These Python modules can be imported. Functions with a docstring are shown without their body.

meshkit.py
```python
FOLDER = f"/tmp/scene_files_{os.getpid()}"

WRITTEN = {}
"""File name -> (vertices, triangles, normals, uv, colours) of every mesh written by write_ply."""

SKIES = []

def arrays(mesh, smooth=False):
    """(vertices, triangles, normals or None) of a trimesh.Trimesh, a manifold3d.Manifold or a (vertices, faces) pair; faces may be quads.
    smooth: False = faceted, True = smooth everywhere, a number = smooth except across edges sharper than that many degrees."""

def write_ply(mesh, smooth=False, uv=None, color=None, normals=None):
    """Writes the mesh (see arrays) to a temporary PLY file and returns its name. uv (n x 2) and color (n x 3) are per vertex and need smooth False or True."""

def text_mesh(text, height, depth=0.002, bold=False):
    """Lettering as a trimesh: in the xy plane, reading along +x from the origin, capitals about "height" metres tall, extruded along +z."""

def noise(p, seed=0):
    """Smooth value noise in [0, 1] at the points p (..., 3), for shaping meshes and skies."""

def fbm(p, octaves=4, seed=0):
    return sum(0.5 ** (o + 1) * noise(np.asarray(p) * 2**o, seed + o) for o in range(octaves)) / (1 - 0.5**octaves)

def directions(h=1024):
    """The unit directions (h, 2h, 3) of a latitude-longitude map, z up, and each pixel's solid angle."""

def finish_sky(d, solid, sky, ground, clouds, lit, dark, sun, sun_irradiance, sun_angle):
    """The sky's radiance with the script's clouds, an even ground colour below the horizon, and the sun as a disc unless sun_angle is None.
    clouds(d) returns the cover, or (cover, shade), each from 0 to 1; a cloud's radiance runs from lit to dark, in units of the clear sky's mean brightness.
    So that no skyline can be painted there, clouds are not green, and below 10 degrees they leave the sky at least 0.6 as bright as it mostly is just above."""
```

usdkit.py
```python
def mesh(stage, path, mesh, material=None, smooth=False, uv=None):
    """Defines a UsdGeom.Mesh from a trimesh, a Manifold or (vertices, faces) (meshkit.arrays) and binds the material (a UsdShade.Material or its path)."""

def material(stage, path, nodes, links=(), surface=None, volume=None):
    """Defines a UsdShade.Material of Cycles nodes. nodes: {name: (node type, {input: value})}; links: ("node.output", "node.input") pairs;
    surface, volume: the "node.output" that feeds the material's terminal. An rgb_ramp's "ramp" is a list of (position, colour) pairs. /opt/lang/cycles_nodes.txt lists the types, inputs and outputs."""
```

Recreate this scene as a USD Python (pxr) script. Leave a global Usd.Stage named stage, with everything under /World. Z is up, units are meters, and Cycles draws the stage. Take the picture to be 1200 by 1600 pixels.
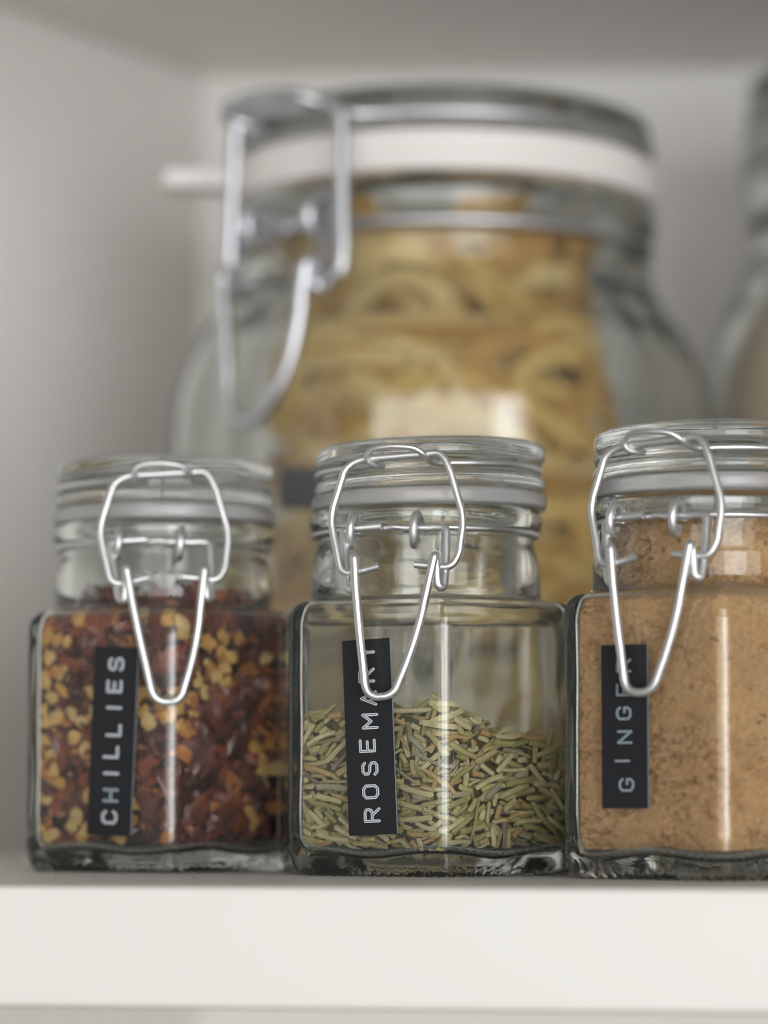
import math
import numpy as np
import trimesh
import usdkit
from meshkit import fbm, noise
from pxr import Usd, UsdGeom, UsdLux, UsdShade, Gf, Sdf
from shapely.geometry import LineString, Point, Polygon, box as sbox
from shapely.ops import unary_union

stage = Usd.Stage.CreateInMemory()
UsdGeom.SetStageUpAxis(stage, "Z")
UsdGeom.SetStageMetersPerUnit(stage, 1.0)
UsdGeom.Xform.Define(stage, "/World")
UsdGeom.Scope.Define(stage, "/World/Looks")

# ------------------------------------------------------------------ camera
PITCH = 5.35
cam = UsdGeom.Camera.Define(stage, "/World/camera")
cam.AddTranslateOp().Set(Gf.Vec3d(0, -0.62, 0.0155))
cam.AddRotateXYZOp().Set(Gf.Vec3f(90 + PITCH, 0, 0))
cam.CreateHorizontalApertureAttr(36.0)
cam.CreateVerticalApertureAttr(48.0)
cam.CreateFocalLengthAttr(142.5)
cam.CreateFStopAttr(9.0)
cam.CreateFocusDistanceAttr(0.588)
cam.CreateClippingRangeAttr(Gf.Vec2f(0.02, 100.0))
cam.CreateExposureAttr(0.13)

# ------------------------------------------------------------------ light: an indoor room by day, one soft window behind the camera
dome = UsdLux.DomeLight.Define(stage, "/World/room_light")
room = usdkit.material(stage, "/World/Looks/room_light", {"b": ("background_shader", {"color": (1.0, 0.945, 0.865), "strength": 0.20})}, [], surface="b.background")
UsdShade.MaterialBindingAPI.Apply(dome.GetPrim()).Bind(room)


def rect_light(name, pos, target, w, h, intensity, color):
    L = UsdLux.RectLight.Define(stage, "/World/" + name)
    L.CreateWidthAttr(w); L.CreateHeightAttr(h)
    L.CreateIntensityAttr(intensity); L.CreateColorAttr(Gf.Vec3f(*color))
    d = np.array(target, float) - np.array(pos, float)
    d /= np.linalg.norm(d)
    z = -d
    x = np.cross([0, 0, 1.0], z); x /= np.linalg.norm(x)
    y = np.cross(z, x)
    m = np.eye(4); m[0, :3], m[1, :3], m[2, :3], m[3, :3] = x, y, z, pos
    L.AddTransformOp().Set(Gf.Matrix4d(*m.ravel().tolist()))
    return L


rect_light("window_light", (0.86, -2.75, 0.16), (0, 0, 0.08), 1.05, 1.05, 4.4, (0.93, 0.965, 1.0))
rect_light("bright_room_light", (0.40, -3.1, 0.08), (0, 0, 0.08), 4.2, 1.6, 3.1, (1.0, 0.99, 0.97))

# ------------------------------------------------------------------ helpers
CM = 0.01
used = {}


def numbered(path):
    if path not in used:
        used[path] = 0
        return path
    used[path] += 1
    return f"{path}_{used[path]:03d}"


def tag(prim, label=None, cat=None, group=None, kind=None):
    prim = prim.GetPrim() if hasattr(prim, "GetPrim") else prim
    for k, v in (("label", label), ("category", cat), ("group", group), ("kind", kind)):
        if v:
            prim.SetCustomDataByKey(k, v)
    return prim


def thing(name, label, cat, loc=(0, 0, 0), rot=None, group=None):
    x = UsdGeom.Xform.Define(stage, numbered("/World/" + name))
    x.AddTranslateOp().Set(Gf.Vec3d(*map(float, loc)))
    if rot is not None:
        x.AddRotateXYZOp().Set(Gf.Vec3f(*rot))
    return tag(x, label, cat, group)


def obj(name, mesh, mat, parent=None, smooth=30):
    base = str(parent.GetPath()) if parent is not None else "/World"
    return usdkit.mesh(stage, numbered(base + "/" + name), mesh, mat, smooth=smooth).GetPrim()


def M(name, nodes, links=(), surface="p.BSDF"):
    return usdkit.material(stage, "/World/Looks/" + name, nodes, links, surface=surface)


def spline(pts, n=8, closed=False):
    p = np.asarray(pts, float)
    k = len(p)
    out = []
    for i in range(k if closed else k - 1):
        if closed:
            a, b, c, d = p[(i - 1) % k], p[i], p[(i + 1) % k], p[(i + 2) % k]
        else:
            b, c = p[i], p[i + 1]
            a = p[i - 1] if i > 0 else 2 * b - c
            d = p[i + 2] if i + 2 < k else 2 * c - b
        # centripetal-like tangents
        lb, la, lc = np.linalg.norm(c - b) + 1e-9, np.linalg.norm(b - a) + 1e-9, np.linalg.norm(d - c) + 1e-9
        m1 = lb * ((b - a) / la * lb + (c - b) / lb * la) / (la + lb)
        m2 = lb * ((c - b) / lb * lc + (d - c) / lc * lb) / (lb + lc)
        t = np.linspace(0, 1, n, endpoint=False)[:, None]
        out.append((2 * t**3 - 3 * t**2 + 1) * b + (t**3 - 2 * t**2 + t) * m1 + (-2 * t**3 + 3 * t**2) * c + (t**3 - t**2) * m2)
    if not closed:
        out.append(p[-1:])
    return np.vstack(out)


def sweep(path, section, closed=False, normal0=None, scale=None):
    """section (k,2) swept along path with parallel transport."""
    p = np.asarray(path, float)
    n = len(p)
    if closed:
        t = np.roll(p, -1, 0) - np.roll(p, 1, 0)
    else:
        t = np.gradient(p, axis=0)
    t /= np.linalg.norm(t, axis=1, keepdims=True) + 1e-12
    N = np.zeros_like(p)
    v = np.array([0, 0, 1.0]) if normal0 is None else np.asarray(normal0, float)
    if abs(v @ t[0]) > 0.95:
        v = np.array([1.0, 0, 0])
    for i in range(n):
        v = v - (v @ t[i]) * t[i]
        v /= np.linalg.norm(v) + 1e-12
        N[i] = v
    if closed:  # spread the twist
        e = N[0] - (N[0] @ t[-1]) * t[-1]
        B = np.cross(t[-1], N[-1])
        ang = math.atan2(e @ B, e @ N[-1])
        a = np.linspace(0, 1, n)[:, None] * ang
        N = np.cos(a) * N + np.sin(a) * np.cross(t, N)
    B = np.cross(t, N)
    s = np.asarray(section, float)
    sc = np.ones(n) if scale is None else np.asarray(scale)
    V = p[:, None] + sc[:, None, None] * (s[None, :, :1] * N[:, None] + s[None, :, 1:] * B[:, None])
    k = len(s)
    F = []
    m = n if closed else n - 1
    i, j = np.meshgrid(np.arange(m), np.arange(k), indexing="ij")
    a = i * k + j; b = i * k + (j + 1) % k; c = ((i + 1) % n) * k + (j + 1) % k; d = ((i + 1) % n) * k + j
    F = np.vstack([np.stack([a, b, c], -1).reshape(-1, 3), np.stack([a, c, d], -1).reshape(-1, 3)])
    V = V.reshape(-1, 3)
    if not closed:
        V = np.vstack([V, p[0], p[-1]])
        q = np.arange(k)
        F = np.vstack([F, np.stack([(q + 1) % k, q, np.full(k, n * k)], -1), np.stack([(n - 1) * k + q, (n - 1) * k + (q + 1) % k, np.full(k, n * k + 1)], -1)])
    mesh = trimesh.Trimesh(V, F[:, ::-1] if False else F, process=False)
    return mesh


def fillet(pts, r, k=6):
    """straight runs with rounded bends; r is one radius or one per inner point"""
    p = np.asarray(pts, float)
    rr = np.broadcast_to(r, (len(p),))
    out = [p[0]]
    for i in range(1, len(p) - 1):
        a, b, c = p[i - 1], p[i], p[i + 1]
        d = min(rr[i], 0.48 * np.linalg.norm(b - a), 0.48 * np.linalg.norm(c - b))
        s, e = b + (a - b) / np.linalg.norm(a - b) * d, b + (c - b) / np.linalg.norm(c - b) * d
        t = np.linspace(0, 1, k)[:, None]
        out.extend((1 - t) ** 2 * s + 2 * t * (1 - t) * b + t**2 * e)
    out.append(p[-1])
    return np.array(out)


def circle(r, k=10):
    a = np.arange(k) * 2 * math.pi / k
    return np.stack([r * np.cos(a), r * np.sin(a)], 1)


def fix(mesh):
    if mesh.volume < 0:
        mesh.invert()
    return mesh


def wire(pts, r, closed=False, n=7, sides=10, raw=False):
    path = np.asarray(pts, float) if raw else spline(pts, n, closed)
    return fix(sweep(path, circle(r, sides), closed))


def poly_r(theta, nsides, p):
    """radius of a rounded regular polygon (apothem 1) whose face normal points to theta = 0"""
    k = nsides // 2
    s = sum(np.abs(np.cos(theta - i * math.pi / k)) ** p for i in range(k))
    return s ** (-1.0 / p)


def loft(profile, nsides, p, nth, bump=None, close_ends=True):
    """profile rows (z, r, blend): one closed skin from the first row to the last (both with r=0 -> poles)"""
    th = np.arange(nth) * 2 * math.pi / nth
    hexr = poly_r(th, nsides, p)
    rings = []
    for (z, r, b) in profile:
        rr = r * (1 + b * (hexr - 1))
        zz = np.full(nth, z)
        rings.append(np.stack([rr * np.cos(th), rr * np.sin(th), zz], 1))
    V = np.array(rings)
    if bump is not None:
        V = bump(V, th)
    n = len(profile)
    i, j = np.meshgrid(np.arange(n - 1), np.arange(nth), indexing="ij")
    a = i * nth + j; b_ = i * nth + (j + 1) % nth; c = (i + 1) * nth + (j + 1) % nth; d = (i + 1) * nth + j
    F = np.vstack([np.stack([a, b_, c], -1).reshape(-1, 3), np.stack([a, c, d], -1).reshape(-1, 3)])
    V = V.reshape(-1, 3)
    c0, c1 = np.array([[0, 0, profile[0][0]]]), np.array([[0, 0, profile[-1][0]]])
    q = np.arange(nth)
    L = len(V)
    V = np.vstack([V, c0, c1])
    F = np.vstack([F, np.stack([(q + 1) % nth, q, np.full(nth, L)], -1), np.stack([(n - 1) * nth + q, (n - 1) * nth + (q + 1) % nth, np.full(nth, L + 1)], -1)])
    return fix(trimesh.Trimesh(V, F, process=False))


def smooth_profile(rows, n=5):
    """rows (z, r, b[, sharp]) refined with a spline"""
    p = np.array([[z, r, b] for z, r, b in rows], float)
    q = spline(p, n)
    q[:, 2] = np.clip(q[:, 2], 0, 1)
    q[:, 1] = np.maximum(q[:, 1], 1e-5)
    return [tuple(x) for x in q]


def rotz(mesh_or_pts, ang):
    c, s = math.cos(ang), math.sin(ang)
    R = np.array([[c, -s, 0], [s, c, 0], [0, 0, 1.0]])
    if isinstance(mesh_or_pts, trimesh.Trimesh):
        m = mesh_or_pts.copy(); m.vertices = m.vertices @ R.T
        return m
    return np.asarray(mesh_or_pts) @ R.T


def clasp_frame(alpha_deg):
    """(u, z, w) cm -> jar-local metres; w points away from the axis at alpha (0 = towards -y, positive = right)"""
    a = math.radians(alpha_deg)
    wv = np.array([math.sin(a), -math.cos(a), 0]); uv = np.array([math.cos(a), math.sin(a), 0])
    def f(pts):
        p = np.asarray(pts, float) * CM
        return p[:, :1] * uv + p[:, 2:3] * wv + p[:, 1:2] * np.array([0, 0, 1.0])
    return f


# ------------------------------------------------------------------ materials
def bumped(name, color_a, color_b, scale, rough, bump_scale=None, bump_d=0.0002, strength=0.4, **kw):
    nodes = {"g": ("texture_coordinate", {}), "n": ("noise_texture", {"scale": scale, "detail": 4.0}), "m": ("mix_color", {"a": color_a, "b": color_b}),
             "n2": ("noise_texture", {"scale": bump_scale or scale * 4, "detail": 3.0}), "b": ("bump", {"strength": strength, "distance": bump_d}),
             "p": ("principled_bsdf", {"roughness": rough, **kw})}
    return M(name, nodes, [("g.object", "n.vector"), ("g.object", "n2.vector"), ("n.fac", "m.fac"), ("m.result", "p.base_color"), ("n2.fac", "b.height"), ("b.normal", "p.normal")])


white = bumped("white_melamine", (0.845, 0.83, 0.80), (0.82, 0.805, 0.775), 9.0, 0.42, 900.0, 0.00005, 0.25)
# jar glass with a faint film of dust on it
glass = M("clear_glass", {"g": ("glass_bsdf", {"color": (0.984, 0.993, 0.987), "roughness": 0.0, "IOR": 1.5}), "d": ("diffuse_bsdf", {"color": (0.74, 0.84, 0.80)}), "t": ("translucent_bsdf", {"color": (0.74, 0.84, 0.80)}),
                          "tc": ("texture_coordinate", {}), "n": ("noise_texture", {"scale": 130.0, "detail": 5.0, "roughness": 0.65}), "r": ("map_range", {"from_min": 0.35, "from_max": 0.75, "to_min": 0.014, "to_max": 0.054}),
                          "dm": ("mix_closure", {"fac": 0.5}), "p": ("mix_closure", {"fac": 0.04})},
          [("tc.object", "n.vector"), ("n.fac", "r.value"), ("d.BSDF", "dm.closure1"), ("t.BSDF", "dm.closure2"), ("g.BSDF", "p.closure1"), ("dm.closure", "p.closure2"), ("r.result", "p.fac")], surface="p.closure")
metal = M("galvanised_wire", {"g": ("texture_coordinate", {}), "n": ("noise_texture", {"scale": 260.0, "detail": 3.0}), "r": ("map_range", {"from_min": 0.3, "from_max": 0.7, "to_min": 0.36, "to_max": 0.50}),
          "p": ("principled_bsdf", {"base_color": (0.76, 0.77, 0.78), "metallic": 1.0})},
          [("g.object", "n.vector"), ("n.fac", "r.value"), ("r.result", "p.roughness")])
steel = M("dull_steel_wire", {"p": ("principled_bsdf", {"base_color": (0.62, 0.63, 0.67), "metallic": 1.0, "roughness": 0.38})})
rubber = M("translucent_gasket", {"p": ("principled_bsdf", {"base_color": (0.88, 0.88, 0.90), "roughness": 0.3, "transmission_weight": 0.82})})
rubber_white = M("white_gasket", {"p": ("principled_bsdf", {"base_color": (0.84, 0.80, 0.78), "roughness": 0.5})})
tape = bumped("black_tape", (0.016, 0.017, 0.021), (0.022, 0.023, 0.027), 90.0, 0.36, 1500.0, 0.00002, 0.2, specular_ior_level=0.32)
emboss = M("white_embossing", {"p": ("principled_bsdf", {"base_color": (0.72, 0.78, 0.82), "roughness": 0.5})})
emboss_clear = M("clear_embossing", {"p": ("principled_bsdf", {"base_color": (0.72, 0.78, 0.82), "roughness": 0.45})})
edge_mat = M("cut_tape_edge", {"p": ("principled_bsdf", {"base_color": (0.22, 0.27, 0.31), "roughness": 0.4})})
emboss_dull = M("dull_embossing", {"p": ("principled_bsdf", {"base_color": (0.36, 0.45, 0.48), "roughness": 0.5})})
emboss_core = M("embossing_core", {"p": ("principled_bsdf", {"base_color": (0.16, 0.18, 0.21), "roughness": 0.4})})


def organic(name, cols, scale, rough=0.6, bump_d=0.0003):
    n = len(cols)
    nodes = {"g": ("texture_coordinate", {}), "n": ("noise_texture", {"scale": scale, "detail": 4.0, "roughness": 0.6}),
             "r": ("rgb_ramp", {"ramp": [(0.3 + 0.4 * i / max(1, n - 1), c) for i, c in enumerate(cols)]}), "b": ("bump", {"strength": 0.6, "distance": bump_d}),
             "p": ("principled_bsdf", {"roughness": rough})}
    return M(name, nodes, [("g.object", "n.vector"), ("n.fac", "r.fac"), ("r.color", "p.base_color"), ("n.fac", "b.height"), ("b.normal", "p.normal")])


needle_mats = [organic("needle_olive", [(0.52, 0.42, 0.17), (0.68, 0.57, 0.28)], 350),
               organic("needle_pale", [(0.66, 0.56, 0.29), (0.80, 0.71, 0.43)], 350),
               organic("needle_green", [(0.37, 0.34, 0.11), (0.50, 0.46, 0.19)], 350),
               organic("needle_grey", [(0.40, 0.34, 0.22), (0.52, 0.46, 0.33)], 350),
               organic("needle_tan", [(0.58, 0.36, 0.14), (0.68, 0.47, 0.22)], 350),
               organic("needle_purple", [(0.28, 0.20, 0.18), (0.36, 0.28, 0.24)], 350)]
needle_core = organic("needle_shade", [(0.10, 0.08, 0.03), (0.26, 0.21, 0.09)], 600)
seed_mats = [organic("seed_yellow", [(0.74, 0.43, 0.12), (0.86, 0.57, 0.21)], 500, 0.45),
             organic("seed_gold", [(0.66, 0.32, 0.075), (0.78, 0.44, 0.125)], 500, 0.45),
             organic("seed_brown", [(0.74, 0.48, 0.18), (0.84, 0.60, 0.28)], 500, 0.45)]
flake_mats = [organic("flake_maroon", [(0.14, 0.034, 0.028), (0.25, 0.068, 0.05)], 260, 0.27),
              organic("flake_dark", [(0.075, 0.022, 0.024), (0.14, 0.04, 0.036)], 260, 0.27),
              organic("flake_red", [(0.28, 0.06, 0.028), (0.40, 0.10, 0.045)], 260, 0.27),
              organic("flake_orange", [(0.50, 0.15, 0.035), (0.64, 0.27, 0.08)], 260, 0.4)]
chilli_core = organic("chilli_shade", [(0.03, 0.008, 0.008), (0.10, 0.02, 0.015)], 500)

powder = M("ginger_powder", {"g": ("texture_coordinate", {}), "n": ("noise_texture", {"scale": 1100.0, "detail": 5.0, "roughness": 0.7}), "n2": ("noise_texture", {"scale": 130.0, "detail": 5.0, "roughness": 0.6}), "n3": ("noise_texture", {"scale": 420.0, "detail": 3.0, "roughness": 0.6}),
           "r": ("rgb_ramp", {"ramp": [(0.28, (0.54, 0.28, 0.10)), (0.5, (0.74, 0.44, 0.20)), (0.75, (0.82, 0.53, 0.27))]}),
           "r2": ("rgb_ramp", {"ramp": [(0.3, (0.88, 0.85, 0.82)), (0.6, (1, 1, 1))]}), "mx": ("mix_color", {"blend_type": "multiply", "fac": 1.0}),
           "r3": ("rgb_ramp", {"ramp": [(0.30, (0.34, 0.25, 0.18)), (0.37, (1, 1, 1))]}), "mx2": ("mix_color", {"blend_type": "multiply", "fac": 0.8}),
           "b": ("bump", {"strength": 0.7, "distance": 0.0004}), "p": ("principled_bsdf", {"roughness": 0.95, "specular_ior_level": 0.1})},
           [("g.object", "n.vector"), ("g.object", "n2.vector"), ("g.object", "n3.vector"), ("n.fac", "r.fac"), ("n2.fac", "r2.fac"), ("n3.fac", "r3.fac"), ("r.color", "mx.a"), ("r2.color", "mx.b"), ("mx.result", "mx2.a"), ("r3.color", "mx2.b"), ("mx2.result", "p.base_color"), ("n.fac", "b.height"), ("b.normal", "p.normal")])
pasta_mats = [organic("pasta_gold", [(0.78, 0.50, 0.13), (0.88, 0.60, 0.20)], 120, 0.55, 0.0002),
              organic("pasta_pale", [(0.86, 0.62, 0.24), (0.92, 0.70, 0.32)], 120, 0.55, 0.0002),
              organic("pasta_amber", [(0.54, 0.29, 0.06), (0.66, 0.38, 0.09)], 120, 0.55, 0.0002)]
oats = organic("pale_grain", [(0.72, 0.56, 0.43), (0.86, 0.72, 0.58)], 420, 0.8, 0.001)

# ------------------------------------------------------------------ setting: inside of a white cupboard
def slab(corners, z0, z1):
    """prism on a plan polygon"""
    m = trimesh.creation.extrude_polygon(Polygon(corners), z1 - z0, engine="earcut")
    m.apply_translation([0, 0, z0])
    return m


def bevel_slab(corners, z0, z1, e=0.0012):
    """plan polygon with its horizontal edges eased by e"""
    P = Polygon(corners)
    rows = []
    for z, d in ((z0, e), (z0 + 0.3 * e, 0.3 * e), (z0 + e, 0), (z1 - e, 0), (z1 - 0.3 * e, 0.3 * e), (z1, e)):
        q = np.array(P.buffer(-d, join_style=2).exterior.coords)[:-1] if d else np.array(P.exterior.coords)[:-1]
        if Polygon(q).exterior.is_ccw is False:
            q = q[::-1]
        s = np.argmin(np.abs(q - np.array(corners[0])).sum(1))
        rows.append(np.hstack([np.roll(q, -s, 0), np.full((len(q), 1), z)]))
    V = np.array(rows); n, k = V.shape[:2]
    F = []
    for i in range(n - 1):
        for j in range(k):
            a, b, c, d = i * k + j, i * k + (j + 1) % k, (i + 1) * k + (j + 1) % k, (i + 1) * k + j
            F += [[a, b, c], [a, c, d]]
    for j in range(1, k - 1):
        F += [[0, j + 1, j], [(n - 1) * k, (n - 1) * k + j, (n - 1) * k + j + 1]]
    return fix(trimesh.Trimesh(V.reshape(-1, 3), F, process=False))


CEIL = 0.2402
corner = np.array([-0.0571, 0.315])           # back left corner in plan
dl = np.array([-math.sin(math.radians(32)), -math.cos(math.radians(32))])
db = np.array([math.cos(math.radians(3)), -math.sin(math.radians(3))])
front = lambda x: -0.087 - x * math.tan(math.radians(8.0))
t_ = np.linspace(0, 0.6, 600)
P_ = corner + t_[:, None] * dl
kf = int(np.argmin(np.abs(P_[:, 1] - front(P_[:, 0]))))
FL = P_[kf]                                    # front left
BR = corner + db * 0.72
FR = np.array([BR[0], front(BR[0])])
g = 0.0006


def inset(z0, z1, e):
    c = [FL + np.array([g, 0]), FR - np.array([g, 0]), BR + np.array([-g, -g]), corner + np.array([g * 1.5, -g])]
    return bevel_slab([tuple(x) for x in c], z0, z1, e)


tag(obj("shelf", inset(-0.0216, 0.0, 0.0015), white, smooth=25), kind="structure")
tag(obj("upper_shelf", inset(CEIL, CEIL + 0.0221, 0.0015), white, smooth=25), kind="structure")
tag(obj("lower_shelf", inset(-0.30, -0.28, 0.0015), white, smooth=25), kind="structure")
nl = np.array([dl[1], -dl[0]])                 # outwards of left wall
if nl[0] > 0:
    nl = -nl
nb = np.array([-db[1], db[0]])
th_ = 0.018
tag(obj("left_wall", slab([tuple(corner + nl * 0), tuple(corner + nl * th_), tuple(FL + nl * th_ ), tuple(FL)], -0.32, 0.5), white, smooth=False), kind="structure")
c2 = corner + np.array([-0.03, 0.0016]); 
tag(obj("back_wall", slab([tuple(corner - db * 0.03 + nb * 0.0006), tuple(BR + db * 0.03 + nb * 0.0006), tuple(BR + db * 0.03 + nb * th_), tuple(corner - db * 0.03 + nb * th_)], -0.33, 0.51), white, smooth=False), kind="structure")
tag(obj("right_wall", slab([(BR[0], BR[1]), (FR[0], FR[1]), (FR[0] + th_, FR[1]), (BR[0] + th_, BR[1])], -0.32, 0.5), white, smooth=False), kind="structure")

# ------------------------------------------------------------------ small hexagonal clip jars (shapes in cm)
OUT = [(0.10, 0.0, 0), (0.10, 1.2, 0.3), (0.09, 2.2, 0.8), (0.03, 2.50, 1), (0.0, 2.58, 1), (0.02, 2.68, 1), (0.10, 2.77, 1), (0.24, 2.84, 1), (0.45, 2.885, 1), (0.8, 2.90, 1),
       (2.0, 2.90, 1), (3.5, 2.90, 1), (4.8, 2.90, 1), (5.08, 2.89, 1), (5.24, 2.84, 0.98), (5.36, 2.74, 0.9), (5.43, 2.60, 0.65), (5.48, 2.46, 0.25), (5.54, 2.375, 0.05), (5.65, 2.345, 0), (5.9, 2.335, 0), (6.2, 2.325, 0), (6.45, 2.27, 0), (6.62, 2.215, 0),
       (6.84, 2.21, 0), (6.93, 2.33, 0), (7.0, 2.365, 0), (7.12, 2.385, 0), (7.24, 2.37, 0), (7.31, 2.32, 0)]
INN = [(7.33, 2.2, 0), (7.33, 2.05, 0), (7.27, 1.97, 0), (7.1, 1.95, 0), (6.6, 1.95, 0), (6.1, 2.0, 0), (5.75, 2.04, 0), (5.52, 2.12, 0.05), (5.40, 2.26, 0.3), (5.31, 2.44, 0.7), (5.20, 2.57, 0.95), (5.0, 2.63, 1), (4.6, 2.64, 1), (3.2, 2.64, 1), (2.0, 2.64, 1), (0.95, 2.64, 1), (0.70, 2.62, 1), (0.54, 2.55, 1), (0.45, 2.40, 0.9), (0.43, 2.1, 0.7), (0.46, 1.2, 0.3), (0.48, 0.0, 0)]
P_OUT = 64


def glass_bump(seed):
    def f(V, th):
        z = V[..., 2]; r = np.hypot(V[..., 0], V[..., 1])
        n_out = f.n_out
        # scalloped bearing ring round the foot
        w = np.exp(-((z - 0.05) / 0.07) ** 2) * (r > 2.4) * (np.arange(len(V))[:, None] < n_out)
        sc = 0.035 * np.sin(th * 84)[None, :] * w
        V = V.copy()
        V[..., 2] += np.maximum(0, sc) * 0.9
        rr = 1 + 0.010 * np.sin(th * 84)[None, :] * w
        # moulded glass is never quite flat
        p = np.stack([V[..., 0] * 0.9, V[..., 1] * 0.9, z * 0.55], -1)
        inner = (np.arange(len(V))[:, None] >= n_out)
        wob = (fbm(p + seed * 7.1, 2, seed) - 0.5) * np.where(inner, 0.075, 0.014) * (r > 1.0) * (z < 5.4)
        rr = rr * (1 + wob / np.maximum(r, 0.5))
        V[..., 0] *= rr; V[..., 1] *= rr
        fl = inner * np.exp(-((z - 0.5) / 0.25) ** 2) * (r > 1.5)
        V[..., 2] += fl * 0.05 * np.sin(th * 6 + seed)[None, :]
        return V
    return f


def small_jar_glass(seed, nth=504):
    o, i = smooth_profile(OUT, 4), smooth_profile(INN, 4)
    b = glass_bump(seed); b.n_out = len(o)
    m = loft(o + i, 6, P_OUT, nth, b)
    m.vertices *= CM
    return m


_iz = np.array([x[0] for x in INN[1:-2]])[::-1]
_ir = np.array([x[1] for x in INN[1:-2]])[::-1]
_ib = np.array([x[2] for x in INN[1:-2]])[::-1]


def inner_radius(th, z):
    """cm, in the jar's own frame (face normal at angle 0)"""
    r, b = np.interp(z, _iz, _ir), np.interp(z, _iz, _ib)
    return r * (1 + b * (poly_r(th, 6, P_OUT) - 1))


def contain(V, margin=0.045, floor=0.52):
    """pushes points (cm) that would stick into the glass back inside"""
    z = np.maximum(V[:, 2], floor + 0.0)
    th = np.arctan2(V[:, 1], V[:, 0]); r = np.hypot(V[:, 0], V[:, 1])
    lim = inner_radius(th, z) - margin
    k = np.where(r > lim, lim / np.maximum(r, 1e-6), 1)
    return np.stack([V[:, 0] * k, V[:, 1] * k, z], 1)


LID = [(7.52, 0.0, 0), (7.52, 1.2, 0), (7.44, 1.45, 0), (7.28, 1.6, 0), (7.25, 1.72, 0), (7.30, 1.84, 0), (7.55, 1.88, 0), (7.66, 1.95, 0), (7.685, 2.1, 0), (7.69, 2.26, 0), (7.74, 2.345, 0), (7.84, 2.365, 0), (7.95, 2.33, 0), (8.03, 2.235, 0), (8.10, 2.20, 0),
       (8.19, 2.215, 0), (8.25, 2.29, 0), (8.32, 2.335, 0), (8.45, 2.345, 0), (8.58, 2.32, 0), (8.66, 2.24, 0), (8.68, 2.1, 0), (8.655, 1.95, 0), (8.57, 1.85, 0), (8.54, 1.6, 0), (8.53, 0.0, 0)]

FONT = {
    "R": [[(0, 0), (0, 1), (.5, 1), (.68, .93), (.72, .75), (.66, .56), (.5, .5), (0, .5)], [(.36, .5), (.74, 0)]],
    "O": [[(.18, 0), (.55, 0), (.73, .18), (.73, .82), (.55, 1), (.18, 1), (0, .82), (0, .18), (.18, 0)]],
    "S": [[(0, .16), (.16, 0), (.56, 0), (.72, .15), (.70, .38), (.52, .5), (.2, .52), (.03, .64), (.03, .85), (.18, 1), (.55, 1), (.7, .86)]],
    "E": [[(.66, 0), (0, 0), (0, 1), (.66, 1)], [(0, .5), (.58, .5)]],
    "M": [[(0, 0), (0, 1), (.4, .42), (.8, 1), (.8, 0)]],
    "A": [[(0, 0), (.38, 1), (.76, 0)], [(.14, .33), (.62, .33)]],
    "Y": [[(0, 1), (.36, .5), (.72, 1)], [(.36, .5), (.36, 0)]],
    "C": [[(.72, .2), (.55, 0), (.18, 0), (0, .18), (0, .82), (.18, 1), (.55, 1), (.72, .8)]],
    "H": [[(0, 0), (0, 1)], [(.72, 0), (.72, 1)], [(0, .5), (.72, .5)]],
    "I": [[(.36, 0), (.36, 1)]],
    "L": [[(0, 1), (0, 0), (.64, 0)]],
    "N": [[(0, 0), (0, 1), (.72, 0), (.72, 1)]],
    "G": [[(.72, .8), (.55, 1), (.18, 1), (0, .82), (0, .18), (.18, 0), (.55, 0), (.72, .18), (.72, .45), (.42, .45)]],
}


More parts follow.
